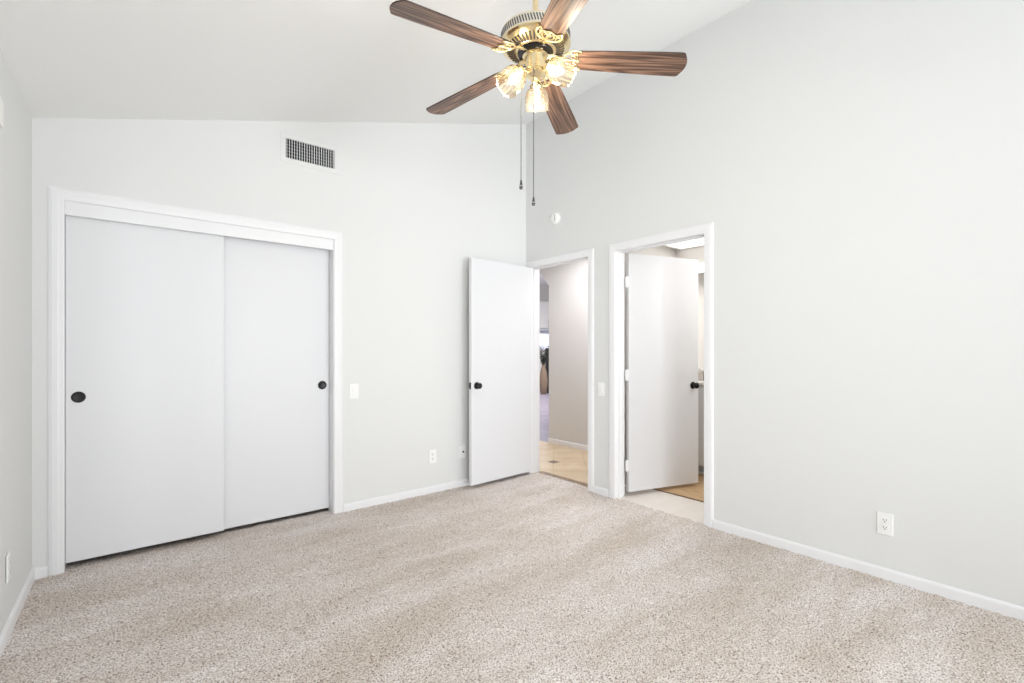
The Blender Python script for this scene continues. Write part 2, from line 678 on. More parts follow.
def casing(name, plane, u0, u1, top, w=0.066, wl=None):
    """three-sided door casing with mitred corners; u0,u1,top = inner edges"""
    wl = w if wl is None else wl
    mb = MB()
    stations = []
    for (bu, bv, su, sv) in ((u0, -0.004, -1, 0), (u0, top, -1, 1), (u1, top, 1, 1), (u1, -0.004, 1, 0)):
        ring = []
        for o, d in PROF:
            k = (wl if su < 0 else w) / 0.066
            ring.append(mb.bm.verts.new(plane(bu + su * o * k, bv + sv * o * (w / 0.066), d)))
        stations.append(ring)
    for A, B in zip(stations, stations[1:]):
        n = len(A)
        for i in range(n):
            mb.bm.faces.new((A[i], A[(i + 1) % n], B[(i + 1) % n], B[i]))
    mb.bm.faces.new(stations[0])
    mb.bm.faces.new(stations[-1][::-1])
    return struct(mb.build(name, M_TRIM))


def jamb(name, fn, u0, u1, top, depth, stop=None):
    """lining boards of an opening: fn(u, v, d) with d going into the wall"""
    mb = MB()
    t = 0.018

    def b(a, c, e, f, d0, d1):
        mb.prism([(a, e), (c, e), (c, f), (a, f)], fn, d0, d1)
    b(u0 - t, u0, -0.004, top + t, 0.0, depth)
    b(u1, u1 + t, -0.004, top + t, 0.0, depth)
    b(u0, u1, top, top + t, 0.0, depth)
    if stop:
        s0, s1 = stop
        b(u0, u0 + 0.011, -0.004, top, s0, s1)
        b(u1 - 0.011, u1, -0.004, top, s0, s1)
        b(u0 + 0.011, u1 - 0.011, top - 0.011, top, s0, s1)
    return struct(mb.build(name, M_TRIM))


# closet
casing('trim_1', pl_back, -0.213, 1.257, 2.043)
jamb('trim_2', lambda u, v, d: (u, YB + d, v), -0.213, 1.253, 2.047, WT)
mb = MB()
mb.box((-0.213, YB + 0.004, 1.966), (1.253, YB + 0.022, 2.047))
struct(mb.build('trim_3', M_TRIM, bevel=0.0015))       # fascia board hiding the sliding track
mb = MB()
mb.box((-0.213, YB + 0.03, 2.0), (1.253, YB + 0.12, 2.04))
struct(mb.build('trim_4', M_TRIM))                      # track
# entry doorway
J1 = (2.770, 3.530)
casing('trim_5', pl_right, J1[0] + 0.004 - 0.0, J1[1] - 0.002, 2.032, 0.0625, 0.0625)
jamb('trim_6', lambda u, v, d: (XR + d, u, v), J1[0], J1[1], 2.034, WT, stop=(0.042, 0.078))
# bathroom doorway
J2 = (1.708, 2.487)
casing('trim_7', pl_right, J2[0] + 0.003, J2[1] - 0.003, 2.032)
jamb('trim_8', lambda u, v, d: (XR + d, u, v), J2[0], J2[1], 2.034, WT, stop=(0.045, 0.083))

BB = [(0, -0.004), (0.013, -0.004), (0.013, 0.044), (0.011, 0.052), (0.006, 0.057), (0, 0.058)]


def baseboard(name, p, q, n, mat=None):
    """runs from p to q at the wall; n = unit vector into the room"""
    mb = MB()
    mb.prism([(a, b) for a, b in BB], lambda u, v, d: (p[0] + (q[0] - p[0]) * d + n[0] * u, p[1] + (q[1] - p[1]) * d + n[1] * u, v), 0, 1)
    return struct(mb.build(name, mat or M_TRIM))


baseboard('baseboard_left', (xl(YN), YN), (xl(YB), YB), (1, 0))
baseboard('baseboard_back', (-0.345, YB), (-0.279, YB), (0, -1))
baseboard('baseboard_back.001', (1.323, YB), (XR, YB), (0, -1))
baseboard('baseboard_right', (XR, 2.55), (XR, 2.711), (-1, 0))
baseboard('baseboard_right.001', (XR, YN), (XR, 1.645), (-1, 0))
baseboard('baseboard_front', (-0.45, YN), (XR, YN), (0, 1))

# closet interior
mb = MB()
mb.box((-0.62, 4.30, 0), (XR, 4.36, 2.5))
mb.box((-0.62, YB + WT, 0), (-0.56, 4.30, 2.5))
mb.box((1.60, YB + WT, 0), (1.66, 4.30, 2.5))
mb.box((-0.62, YB + WT, 2.42), (1.66, 4.36, 2.5))
struct(mb.build('wall_closet', M_WALL))
mb = MB()
mb.box((-0.62, YB + 0.05, -0.05), (XR, 4.36, -0.012))
struct(mb.build('floor_closet', M_CARPET))


# ------------------------------------------------------------------ doors
def cup_pull(parent, x, z, y):
    """round flush pull: rim and dished centre, facing -y"""
    R = Matrix.Translation((x, y, z)) @ Matrix.Rotation(PI / 2, 4, 'X')
    mb = MB()
    mb.lathe([(0.0, 0.0008), (0.020, 0.0008), (0.0235, 0.0014), (0.0265, 0.0040), (0.0305, 0.0036), (0.0318, 0.0012), (0.0318, 0.0)], 40, R)
    return mb.build('finger_pull', M_BLACK, parent, smooth=True)


d3 = MB()
d3.box((-0.2115, YB + 0.034, 0.034), (0.5515, YB + 0.069, 2.0))
d3 = struct(d3.build('door_3', M_DOOR, bevel=0.002))
cup_pull(d3, -0.158, 0.955, YB + 0.034)
d4 = MB()
d4.box((0.49, YB + 0.089, 0.024), (1.252, YB + 0.122, 2.0))
d4 = struct(d4.build('door_4', M_DOOR, bevel=0.002))
cup_pull(d4, 1.200, 0.956, YB + 0.089)


def knob(parent, x, z, yf, yb, proj=0.056):
    """round knob on both faces of a slab lying in local x-z; front face at y=yf facing -y"""
    for y0, sgn in ((yf, 1), (yb, -1)):
        R = Matrix.Translation((x, y0, z)) @ Matrix.Rotation(PI / 2 * sgn, 4, 'X')
        rose = MB()
        rose.lathe([(0.0, 0.008), (0.014, 0.008), (0.024, 0.0065), (0.0305, 0.003), (0.032, 0.0), (0, 0)], 32, R)
        rs = rose.build('door_knob', M_BLACK, parent, smooth=True)
        kn = MB()
        s = proj / 0.056
        kn.lathe([(0.010, 0.006), (0.0095, 0.018 * s), (0.013, 0.024 * s), (0.022, 0.031 * s), (0.0265, 0.040 * s), (0.0255, 0.049 * s), (0.018, 0.0545 * s), (0, 0.056 * s)], 32, R)
        kn.build('grip', M_BLACK, rs, smooth=True)


def hinge(parent, x, y, z, plate=None):
    mb = MB()
    mb.lathe([(0, -0.046), (0.0075, -0.046), (0.0075, 0.046), (0, 0.046)], 14, Matrix.Translation((x, y, z)))
    mb.sphere((x, y, z + 0.047), 0.006, seg=6)
    mb.sphere((x, y, z - 0.047), 0.006, seg=6)
    if plate:
        mb.box(*plate)
    return mb.build('hinge', M_TRIM, parent, smooth=True)


# entry door: opened inwards until it stands almost against the closet wall
o = MB()
o.box((-0.757, 0.0, 0.030), (0.0, 0.035, 2.030))
d1 = struct(o.build('door_1', M_DOOR, bevel=0.0015, loc=(3.156, 3.500, 0), rot=(0, 0, math.radians(3.8))))
knob(d1, -0.697, 0.905, 0.0, 0.035, 0.052)
mb = MB()
mb.box((-0.7585, 0.0055, 0.876), (-0.7570, 0.0295, 0.934))
lp = mb.build('latch_plate', M_BLACK, d1)
mb = MB()
mb.box((-0.767, 0.011, 0.897), (-0.7580, 0.024, 0.913))
mb.build('latch', M_BLACK, lp, bevel=0.003)
for z in (0.25, 1.02, 1.80):
    hinge(d1, 0.006, 0.038, z)

# bathroom door: opened away from us into the bathroom; local +x runs from hinge to free edge
ang2 = math.atan2(2.245 - 2.465, 4.025 - 3.308)
o = MB()
o.box((0.0, 0.0, 0.030), (0.752, 0.035, 2.030))
d2 = struct(o.build('door_2', M_DOOR, bevel=0.0015, loc=(3.312, 2.459, 0), rot=(0, 0, ang2)))
knob(d2, 0.690, 0.905, 0.0, 0.035)
for z in (0.25, 1.01, 1.79):
    hinge(d2, -0.012, 0.006, z, ((-0.030, 0.004, z - 0.044), (0.004, 0.008, z + 0.044)))
mb = MB()
mb.box((0.7520, 0.0055, 0.876), (0.7535, 0.0295, 0.934))
mb.build('latch_plate', M_BLACK, d2)


# ------------------------------------------------------------------ wall plates
def plate_mesh(w=0.070, h=0.115, t=0.006):
    mb = MB()
    mb.box((-w / 2, -t, -h / 2), (w / 2, 0, h / 2))
    return mb


def screw(parent, z, y=-0.006):
    mb = MB()
    mb.lathe([(0.0032, 0.0), (0.0028, 0.0012), (0, 0.0014)], 12, Matrix.Translation((0, y, z)) @ Matrix.Rotation(PI / 2, 4, 'X'))
    return mb.build('screw', M_PLATE, parent, smooth=True)


def light_switch(label, loc, rotz, group=None):
    t = thing('light_switch', label, 'light switch', loc, rotz, group)
    plate_mesh().build('plate', M_PLATE, t, bevel=0.0025)
    mb = MB()
    mb.box((-0.0185, -0.0072, -0.035), (0.0185, -0.006, 0.035))
    fr = mb.build('switch_frame', M_PLATE, t, bevel=0.0006)
    mb = MB()
    mb.prism([(-0.0310, -0.0090), (-0.0310, -0.0070), (0.0310, -0.0070), (0.0310, -0.0125)], lambda u, v, d: (d, v, u), -0.0150, 0.0150)
    mb.build('rocker', M_PLATE, t, bevel=0.0006)
    screw(t, 0.048)
    screw(t, -0.048)
    return t


def wall_outlet(label, loc, rotz, group=None):
    t = thing('wall_outlet', label, 'outlet', loc, rotz, group)
    plate_mesh().build('plate', M_PLATE, t, bevel=0.0025)
    for z in (0.0195, -0.0195):
        mb = MB()
        pts = []
        for k in range(28):
            a = 2 * PI * k / 28
            pts.append((0.0172 * math.cos(a), z + max(-0.0140, min(0.0140, 0.0172 * math.sin(a)))))
        mb.prism(pts, lambda u, v, d: (u, d, v), -0.0085, -0.005)
        rc = mb.build('receptacle', M_PLATE, t)
        for x, w, h in ((-0.0065, 0.0026, 0.0095), (0.0065, 0.0026, 0.0075)):
            mb = MB()
            mb.box((x - w / 2, -0.0089, z + 0.003 - h / 2), (x + w / 2, -0.0080, z + 0.003 + h / 2))
            mb.build('slot', M_SLOT, rc)
        mb = MB()
        mb.lathe([(0.0030, 0.0), (0.0030, 0.0005), (0, 0.0005)], 12, Matrix.Translation((0, -0.0085, z - 0.0075)) @ Matrix.Rotation(PI / 2, 4, 'X'))
        mb.build('ground_hole', M_SLOT, rc)
    screw(t, 0.0, -0.006)
    return t


ROT_R = -PI / 2
ROT_L = PI / 2 + 0.026
light_switch('white rocker light switch on the wall just right of the sliding closet', (1.409, YB, 0.905), 0, 'rocker light switches')
light_switch('white rocker light switch on the narrow wall between the two doorways', (XR, 2.628, 0.890), ROT_R, 'rocker light switches')
wall_outlet('white outlet low on the closet wall, left of the cable plate', (2.096, YB, 0.308), 0, 'power outlets')
wall_outlet('white duplex outlet with dark slots low on the bare right wall', (XR, 0.694, 0.293), ROT_R, 'power outlets')
wall_outlet('white outlet seen edge-on low on the left wall', (xl(2.965), 2.965, 0.287), ROT_L, 'power outlets')

t = thing('cable_plate', 'white wall plate with one dark cable jack beside the open entry door', 'wall plate', (2.400, YB, 0.307))
plate_mesh().build('plate', M_PLATE, t, bevel=0.0025)
mb = MB()
R = Matrix.Translation((0.006, -0.006, 0.0)) @ Matrix.Rotation(PI / 2, 4, 'X')
mb.lathe([(0.0085, 0.0), (0.0085, 0.003), (0.0052, 0.003), (0.0052, 0.011), (0.0035, 0.011), (0.0035, 0.004), (0, 0.004)], 16, R)
mb.build('cable_jack', M_GREYLEAD, t)
screw(t, 0.042)
screw(t, -0.042)

# smoke detector on the right wall
t = thing('smoke_detector', 'small white round smoke detector high above the entry doorway', 'smoke detector', (XR, 3.171, 2.445), ROT_R)
R = Matrix.Rotation(PI / 2, 4, 'X')
mb = MB()
mb.lathe([(0, 0), (0.056, 0), (0.056, 0.008), (0.052, 0.010), (0, 0.010)], 40, R)
mb.build('base', M_PLATE, t, smooth=True)
mb = MB()
mb.lathe([(0.047, 0.010), (0.050, 0.013), (0.050, 0.022), (0.044, 0.032), (0.030, 0.036), (0, 0.037)], 40, R)
cv = mb.build('cover', M_PLATE, t, smooth=True)
mb = MB()
mb.box((0.016, -0.0368, -0.028), (0.023, -0.030, 0.026))
mb.build('sensor_slot', plain('slot_grey', (0.30, 0.30, 0.30), 0.6), cv)
mb = MB()
mb.lathe([(0.008, 0.036), (0.008, 0.0385), (0, 0.039)], 16, Matrix.Translation((-0.012, 0, 0.0)) @ R)
mb.build('test_button', M_PLATE, cv, smooth=True)

# air vent high on the closet wall
t = thing('air_vent', 'white supply air vent with dark vertical slots high above the closet', 'air vent', (1.0905, YB, 2.638))
W, H = 0.1695, 0.069      # half size of the opening
OW, OH = 0.205, 0.104
mb = MB()
outer = [(-OW, -OH), (OW, -OH), (OW, OH), (-OW, OH)]
inner = [(-W, -H), (W, -H), (W, H), (-W, H)]
rings = []
for pts, y in ((outer, 0.0), (outer, -0.002), ([(p[0] * 0.97, p[1] * 0.95) for p in outer], -0.0045), ([(p[0] * 1.03, p[1] * 1.06) for p in inner], -0.0055), (inner, -0.004), (inner, 0.012)):
    rings.append([mb.bm.verts.new((u, y, v)) for u, v in pts])
for A, B in zip(rings, rings[1:]):
    for k in range(4):
        mb.bm.faces.new((A[k], A[(k + 1) % 4], B[(k + 1) % 4], B[k]))
mb.build('frame', M_WALL, t)
for k in range(20):
    x = -W + 2 * W * (k + 0.5) / 20
    mb = MB()
    a = Matrix.Translation((x, 0.002, 0)) @ Matrix.Rotation(math.radians(-14 + (k % 3) * 3), 4, 'Z')
    mb.box((-0.0019, -0.008, -H), (0.0019, 0.010, H), mat=a)
    mb.build('louver', M_TRIM, t)
for k in range(6):
    z = -H + 2 * H * (k + 0.5) / 6
    mb = MB()
    a = Matrix.Translation((0, 0.026, z)) @ Matrix.Rotation(math.radians(30), 4, 'X')
    mb.box((-W, -0.008, -0.0009), (W, 0.008, 0.0009), mat=a)
    mb.build('cross_louver', M_VANE, t)
mb = MB()
mb.box((-0.175, 0.118, -0.074), (0.175, 0.123, 0.074))
mb.box((-0.1805, 0.012, -0.074), (-0.175, 0.123, 0.074))
mb.box((0.175, 0.012, -0.074), (0.1795, 0.123, 0.074))
mb.box((-0.175, 0.012, 0.0725), (0.175, 0.123, 0.0765))
mb.box((-0.175, 0.012, -0.0755), (0.175, 0.123, -0.0725))
mb.build('duct', M_DUCT, t)

# ------------------------------------------------------------------ ceiling fan
FX, FY, FZ = 1.4226, 1.5534, 2.458
fan = thing('ceiling_fan', 'brass ceiling fan with five walnut blades and three lit glass shades', 'ceiling fan', (FX, FY, FZ))
ceil_z = hz(FX) - FZ
slope = math.atan((H_HIGH - H_LOW) / (XR + 0.34))
# canopy on the sloped ceiling
mb = MB()
mb.lathe([(0.0, 0.0), (0.068, 0.0), (0.070, -0.012), (0.062, -0.045), (0.040, -0.068), (0.016, -0.075), (0, -0.075)], 40,
         Matrix.Translation((0, 0, ceil_z)) @ Matrix.Rotation(-slope, 4, 'Y'))
mb.build('canopy', M_BRASS, fan, smooth=True)
mb = MB()
mb.lathe([(0, ceil_z - 0.06), (0.0125, ceil_z - 0.06), (0.0125, 0.195), (0.021, 0.193), (0.023, 0.175), (0, 0.175)], 24)
mb.build('downrod', M_BRASS, fan, smooth=True)
# motor housing
mb = MB()
UP = Matrix.Translation((0, 0, 0.010))
mb.lathe([(0, 0.178), (0.030, 0.177), (0.060, 0.172), (0.100, 0.160), (0.132, 0.146), (0.145, 0.141)], 72, UP, mi=0)
mb.lathe([(0.145, 0.141), (0.149, 0.140), (0.1505, 0.136)], 72, UP, mi=0)
mb.lathe([(0.1505, 0.136), (0.1515, 0.095)], 72, UP, mi=1)
mb.lathe([(0.1515, 0.095), (0.154, 0.093), (0.154, 0.088), (0.149, 0.083), (0.141, 0.079), (0.134, 0.075)], 72, UP, mi=0)
mb.lathe([(0.134, 0.075), (0.112, 0.066), (0.090, 0.060)], 72, UP, mi=0)
mb.lathe([(0.090, 0.060), (0.084, 0.056), (0.0, 0.056)], 72, UP, mi=0)
mb.build('motor_housing', [M_BRASS, M_SILVER], fan, smooth=True, angle=35)
# pierced pattern of the band
mb = MB()
NB = 78
for k in range(NB):
    a = Matrix.Rotation(2 * PI * k / NB, 4, 'Z') @ Matrix.Translation((0.151, 0, 0.1255)) @ Matrix.Rotation(math.radians(16), 4, 'X')
    mb.box((-0.002, -0.0026, -0.0155), (0.0012, 0.0031, 0.0155), mat=a)
mb.build('pierced_band', plain('band_slots', (0.10, 0.09, 0.08), 0.5), fan)
mb = MB()
NV = 44
for k in range(NV):
    a = Matrix.Rotation(2 * PI * (k + 0.5) / NV, 4, 'Z') @ Matrix.Translation((0.109, 0, 0.0750)) @ Matrix.Rotation(math.radians(-20.5), 4, 'Y')
    mb.box((-0.018, -0.0034, -0.0022), (0.019, 0.0034, 0.003), mat=a)
mb.build('cooling_slots', plain('vent_slots', (0.045, 0.035, 0.025), 0.5), fan)
# black flywheel ring the blade irons bolt to
mb = MB()
mb.lathe([(0.0, 0.072), (0.076, 0.072), (0.079, 0.069), (0.079, 0.060), (0.075, 0.056), (0.05, 0.054), (0, 0.054)], 56)
mb.build('flywheel', plain('flywheel_black', (0.012, 0.012, 0.013), 0.15, metal=0.3), fan, smooth=True)
# switch housing and light kit body
mb = MB()
mb.lathe([(0, 0.0545), (0.056, 0.0545), (0.057, 0.050), (0.046, 0.046), (0.045, 0.040), (0.045, -0.006), (0.048, -0.009), (0.048, -0.014), (0.044, -0.018)], 40)
mb.build('switch_housing', M_BRASS, fan, smooth=True)
mb = MB()
mb.lathe([(0.044, -0.018), (0.047, -0.023), (0.046, -0.031), (0.036, -0.040), (0.022, -0.046), (0.010, -0.050), (0.008, -0.056), (0.010, -0.061), (0.006, -0.067), (0, -0.068)], 40)
mb.build('light_kit_body', M_BRASS, fan, smooth=True)


def blade_outline():
    pts = []
    prof = [(0.160, 0.036), (0.165, 0.045), (0.178, 0.0505), (0.30, 0.0555), (0.42, 0.060), (0.54, 0.0640), (0.622, 0.0655), (0.632, 0.0640), (0.6385, 0.058), (0.652, 0.032), (0.6575, 0.012)]
    for x, y in prof:
        pts.append((x, -y))
    for x, y in prof[::-1]:
        pts.append((x, y))
    return pts


def iron_mesh():
    mb = MB()
    sx = lambda x: x if x < 0.11 else 0.11 + (x - 0.11) * 0.80
    mb.tube(catmull([(0.062, 0, 0.012), (0.088, 0, 0.014), (0.112, 0, 0.008), (0.138, 0, -0.002), (0.166, 0, -0.0055), (0.205, 0, -0.0065)], 5), 0.0062, 10, flat=0.6)
    for s in (-1, 1):
        # outer scroll
        mb.tube(catmull([(0.112, 0, 0.006), (0.128, s * 0.020, 0.000), (0.150, s * 0.042, -0.005), (0.176, s * 0.054, -0.0065), (0.205, s * 0.052, -0.0068), (0.222, s * 0.047, -0.0066)], 5),
                [0.0050] * 20 + [0.0050, 0.0050, 0.0048, 0.0048, 0.004, 0.003], 10, flat=0.6)
        # inner scroll
        mb.tube(catmull([(0.140, 0, -0.003), (0.152, s * 0.018, -0.006), (0.172, s * 0.027, -0.0065), (0.190, s * 0.020, -0.0066), (0.186, s * 0.010, -0.0066), (0.176, s * 0.010, -0.0066)], 5), 0.0031, 8, flat=0.6)
        # scalloped front edge
        mb.tube(catmull([(0.222, s * 0.047, -0.0066), (0.205, s * 0.036, -0.0066), (0.199, s * 0.024, -0.0066), (0.203, s * 0.012, -0.0066), (0.214, 0, -0.0066)], 5), 0.0040, 8, flat=0.6)
        mb.tube(catmull([(0.150, s * 0.042, -0.003), (0.166, s * 0.036, -0.0065), (0.186, s * 0.035, -0.0066), (0.203, s * 0.034, -0.0066)], 5), 0.0031, 8, flat=0.6)
        mb.sphere((0.196, s * 0.040, -0.0085), 0.0055, seg=6, sz=0.6)
    mb.sphere((0.206, 0, -0.0085), 0.0060, seg=6, sz=0.6)
    for v in mb.bm.verts:
        v.co.x = sx(v.co.x)
    # foot bolted to the flywheel
    mb.box((0.052, -0.012, 0.010), (0.078, 0.012, 0.018))
    return mb


TH0 = 247.0
blade0 = None
for k in range(5):
    rot = (math.radians(-11.25), math.radians(3.4), math.radians(TH0 + 72 * k - (0.6 if k == 0 else 0)))
    if blade0 is None:
        mb = MB()
        mb.prism(blade_outline(), lambda u, v, d: (u, v, d), -0.003, 0.003)
        for f in mb.bm.faces:
            f.material_index = 0 if abs(f.normal.z) > 0.5 or len(f.verts) > 4 else 1
        blade0 = mb.build('blade', [M_BLADE, M_BLADE_EDGE], fan, bevel=0.0012)
        blade0.rotation_mode = 'XYZ'
        iron_mesh().build('blade_iron', M_PALEBRASS, blade0, smooth=True)
        b = blade0
    else:
        b = copy_tree(blade0, fan)
    b.rotation_euler = rot
    b.location = (0, 0, 0.039 + (0.018, 0.005, 0.0, 0.0, 0.011)[k])

# three glass lights
KIT = [(44.0, 28, 0.0), (167.0, 40, 0.0), (281.0, 57, 0.008)]
light0 = None
for az, tilt, dz in KIT:
    if light0 is None:
        # built pointing down local -Z from the origin at the socket, arm towards -X
        mb = MB()
        mb.lathe([(0.0, 0.014), (0.012, 0.013), (0.018, 0.006), (0.026, 0.0), (0.031, -0.004), (0.031, -0.016), (0.028, -0.018), (0, -0.018)], 28)
        light0 = mb.build('light_arm', M_BRASS, fan, smooth=True)
        mb = MB()
        mb.lathe([(0.027, -0.014), (0.038, -0.020), (0.0475, -0.034), (0.0530, -0.054), (0.0540, -0.075), (0.0520, -0.094), (0.0515, -0.104), (0.0540, -0.111)], 64,
                 mod=lambda a, z: 1 + 0.022 * math.cos(16 * a) + (0.035 * math.cos(8 * a) if z < -0.108 else 0))
        sh = mb.build('glass_shade', M_SHADE, light0, smooth=True, angle=180)
        mb = MB()
        mb.lathe([(0, -0.015), (0.013, -0.016), (0.013, -0.030), (0.015, -0.042), (0.0175, -0.056), (0.0165, -0.068), (0.011, -0.080), (0.005, -0.086), (0, -0.087)], 24)
        mb.build('bulb', M_GLASSBULB, light0, smooth=True)
        L_ = light0
    else:
        L_ = copy_tree(light0, fan)
    r = 0.072
    a = math.radians(az)
    p = Vector((r * math.cos(a), r * math.sin(a), -0.030 + dz))
    mat = Matrix.Rotation(a, 3, 'Z') @ Matrix.Rotation(-math.radians(tilt), 3, 'Y')
    L_.location = p
    L_.rotation_euler = mat.to_euler()
    mb = MB()
    q = p + mat @ Vector((0, 0, 0.010))
    mb.tube(catmull([(0.036 * math.cos(a), 0.036 * math.sin(a), -0.028), (0.054 * math.cos(a), 0.054 * math.sin(a), -0.026), (0.064 * math.cos(a), 0.064 * math.sin(a), -0.022), q], 5), 0.0065, 10)
    mb.build('arm_tube', M_BRASS, fan, smooth=True)
    g = Vector((FX, FY, FZ)) + p + mat @ Vector((0, 0, -0.098))
    point('bulb_light', g, 2.7, (1.0, 0.91, 0.78), 0.025)

# pull chains
for (cx, cy, z0, zt, zb) in ((1.3865, 1.5260, 2.428, 1.879, 1.840), (1.3690, 1.5880, 2.428, 1.966, 1.922)):
    lx, ly = cx - FX, cy - FY
    mb = MB()
    dirv = Vector((-lx, -ly, 0)).normalized()
    e = Vector((lx, ly, z0 - FZ))
    mb.tube([e + dirv * 0.030 + Vector((0, 0, 0.036)), e + dirv * 0.008 + Vector((0, 0, 0.033)), e], 0.003, 8)
    n = int((z0 - zt) / 0.0105)
    for k in range(n):
        mb.sphere((lx, ly, z0 - FZ - 0.004 - k * (z0 - zt - 0.004) / n), 0.0024, seg=5)
    mb.tube([e, (lx, ly, zt - FZ)], 0.0016, 6)
    ch = mb.build('pull_chain', M_CHAIN, fan, smooth=True)
    mb = MB()
    h_ = zt - zb
    mb.lathe([(0, h_), (0.003, h_), (0.0042, h_ * 0.85), (0.0060, h_ * 0.55), (0.0075, h_ * 0.40)], 18, Matrix.Translation((lx, ly, zb - FZ)), 0)
    mb.lathe([(0.0075, h_ * 0.40), (0.0082, h_ * 0.37), (0.0075, h_ * 0.33)], 18, Matrix.Translation((lx, ly, zb - FZ)), 1)
    mb.lathe([(0.0075, h_ * 0.33), (0.0080, h_ * 0.2), (0.006, h_ * 0.05), (0, 0)], 18, Matrix.Translation((lx, ly, zb - FZ)), 0)
    mb.build('chain_fob', [M_GREYLEAD, M_CHROME], ch, smooth=True)

# ------------------------------------------------------------------ bathroom
X2 = XR + WT
mb = MB()
mb.box((XR + 0.012, D2[0] + 0.0, -0.03), (3.640, 2.66, -0.003))
struct(mb.build('floor_bathroom', M_CREAM))
mb = MB()
mb.box((X2, 0.9, -0.03), (3.640, D2[0], -0.003))
struct(mb.build('floor_bathroom.001', M_CREAM))
mb = MB()
mb.box((3.640, 0.9, -0.03), (5.1, 2.66, 0.004))
struct(mb.build('floor_bathroom.002', M_PLANK))
mb = MB()
mb.box((3.634, 0.9, -0.03), (3.643, 2.66, 0.0055))
struct(mb.build('trim_9', plain('edge_strip', (0.20, 0.12, 0.07), 0.5)))
mb = MB()
mb.box((X2, 2.66, 0), (5.10, 2.75, 2.5))           # partition to the hall
mb.box((X2, 0.80, 0), (5.10, 0.90, 2.5))
mb.box((5.00, 0.90, 0), (5.10, 2.66, 2.5))
struct(mb.build('wall_bathroom', plain('bath_paint', (0.74, 0.715, 0.69), 0.6, bump=0.08, bscale=150)))
mb = MB()
mb.box((X2, 0.90, 2.24), (5.0, 2.66, 2.34))
struct(mb.build('ceiling_bathroom', M_CEIL))
mb = MB()
mb.box((4.34, 0.90, 2.05), (4.40, 2.66, 2.24))
struct(mb.build('wall_soffit', plain('bath_paint_soffit', (0.74, 0.715, 0.69), 0.6)))

v = thing('vanity_cabinet', 'white vanity cabinet seen through the gap beside the bathroom door', 'cabinet', (4.36, 1.78, 0))
mb = MB()
mb.box((0.0, -0.85, 0.097), (0.62, 0.86, 0.878))
mb.build('body', M_WHITE, v)
mb = MB()
mb.box((0.055, -0.85, 0.006), (0.60, 0.86, 0.097))
mb.build('toe_kick', M_TOE, v)
mb = MB()
mb.box((0.045, -0.85, 0.004), (0.055, 0.86, 0.028))
mb.build('base_strip', M_WHITE, v)
for k in range(4):
    y0 = -0.84 + 0.4225 * k
    mb = MB()
    mb.box((-0.018, y0 + 0.004, 0.11), (0.0, y0 + 0.418, 0.87))
    dr = mb.build('cabinet_door', M_WHITE, v, bevel=0.003)
    mb = MB()
    mb.lathe([(0.005, 0), (0.005, 0.012), (0.013, 0.018), (0.012, 0.024), (0, 0.027)], 16, Matrix.Translation((-0.018, y0 + (0.38 if k % 2 == 0 else 0.04), 0.80)) @ Matrix.Rotation(-PI / 2, 4, 'Y'))
    mb.build('knob', M_CHROME, dr, smooth=True)
mb = MB()
mb.box((4.325, 0.905, 0.879), (4.995, 2.655, 0.912))
tag(mb.build('countertop', M_COUNTER, bevel=0.006), 'pale countertop on the white vanity behind the bathroom door', 'countertop')
vl = thing('light_valance', 'glowing white light valance above the bathroom vanity', 'light', (4.335, 1.78, 1.972))
mb = MB()
mb.box((-0.025, -0.87, 0.0), (0.06, 0.87, 0.077))
mb.build('diffuser', M_LIT, vl, bevel=0.004)
# mirror over the vanity
mr = thing('wall_mirror', 'white framed mirror on the wall above the bathroom vanity', 'mirror', (5.0, 1.72, 1.45))
mb = MB()
mb.box((-0.03, 0.91, -0.50), (0, 0.935, 0.52))
mb.box((-0.03, -0.80, -0.50), (0, -0.775, 0.52))
mb.box((-0.03, -0.775, 0.495), (0, 0.91, 0.52))
mb.box((-0.03, -0.775, -0.50), (0, 0.91, -0.475))
mb.build('frame', M_WHITE, mr, bevel=0.003)
mb = MB()
mb.box((-0.012, -0.775, -0.475), (-0.004, 0.91, 0.495))
mb.build('glass', M_MIRROR, mr)
cl = thing('ceiling_light', 'bright white light panel on the bathroom ceiling above the open bathroom door', 'light', (4.0, 2.0, 2.24))
mb = MB()
for lo, hi in (((-0.34, -0.60, -0.022), (-0.32, 0.60, 0)), ((0.32, -0.60, -0.022), (0.34, 0.60, 0)), ((-0.32, -0.60, -0.022), (0.32, -0.58, 0)), ((-0.32, 0.58, -0.022), (0.32, 0.60, 0))):
    mb.box(lo, hi)
mb.build('frame', M_WHITE, cl)
mb = MB()
mb.box((-0.32, -0.58, -0.016), (0.32, 0.58, -0.006))
mb.build('diffuser', M_LIT, cl)
# things on the counter
tb = thing('tissue_box', 'taupe tissue box on the vanity counter near the bathroom door edge', 'tissue box', (4.62, 2.545, 0.912))
mb = MB()
mb.box((-0.055, -0.055, 0), (0.055, 0.055, 0.095))
mb.build('carton', M_TISSUE, tb, bevel=0.003)
mb = MB()
for k in range(5):
    a = k * 0.9
    mb.tube(catmull([(0.0, 0, 0.09), (0.008 * math.cos(a), 0.008 * math.sin(a), 0.108), (0.022 * math.cos(a), 0.022 * math.sin(a), 0.125)], 4), [0.012] * 5 + [0.008, 0.006, 0.004, 0.002], 7)
mb.build('tissue', M_WHITE, tb, smooth=True)
sb = thing('soap_dispenser', 'tall white pump bottle with a dark band on the vanity counter', 'bottle', (4.60, 2.452, 0.912))
mb = MB()
mb.lathe([(0, 0), (0.030, 0), (0.033, 0.006), (0.033, 0.060)], 24, mi=0)
mb.lathe([(0.033, 0.060), (0.0332, 0.10)], 24, mi=1)
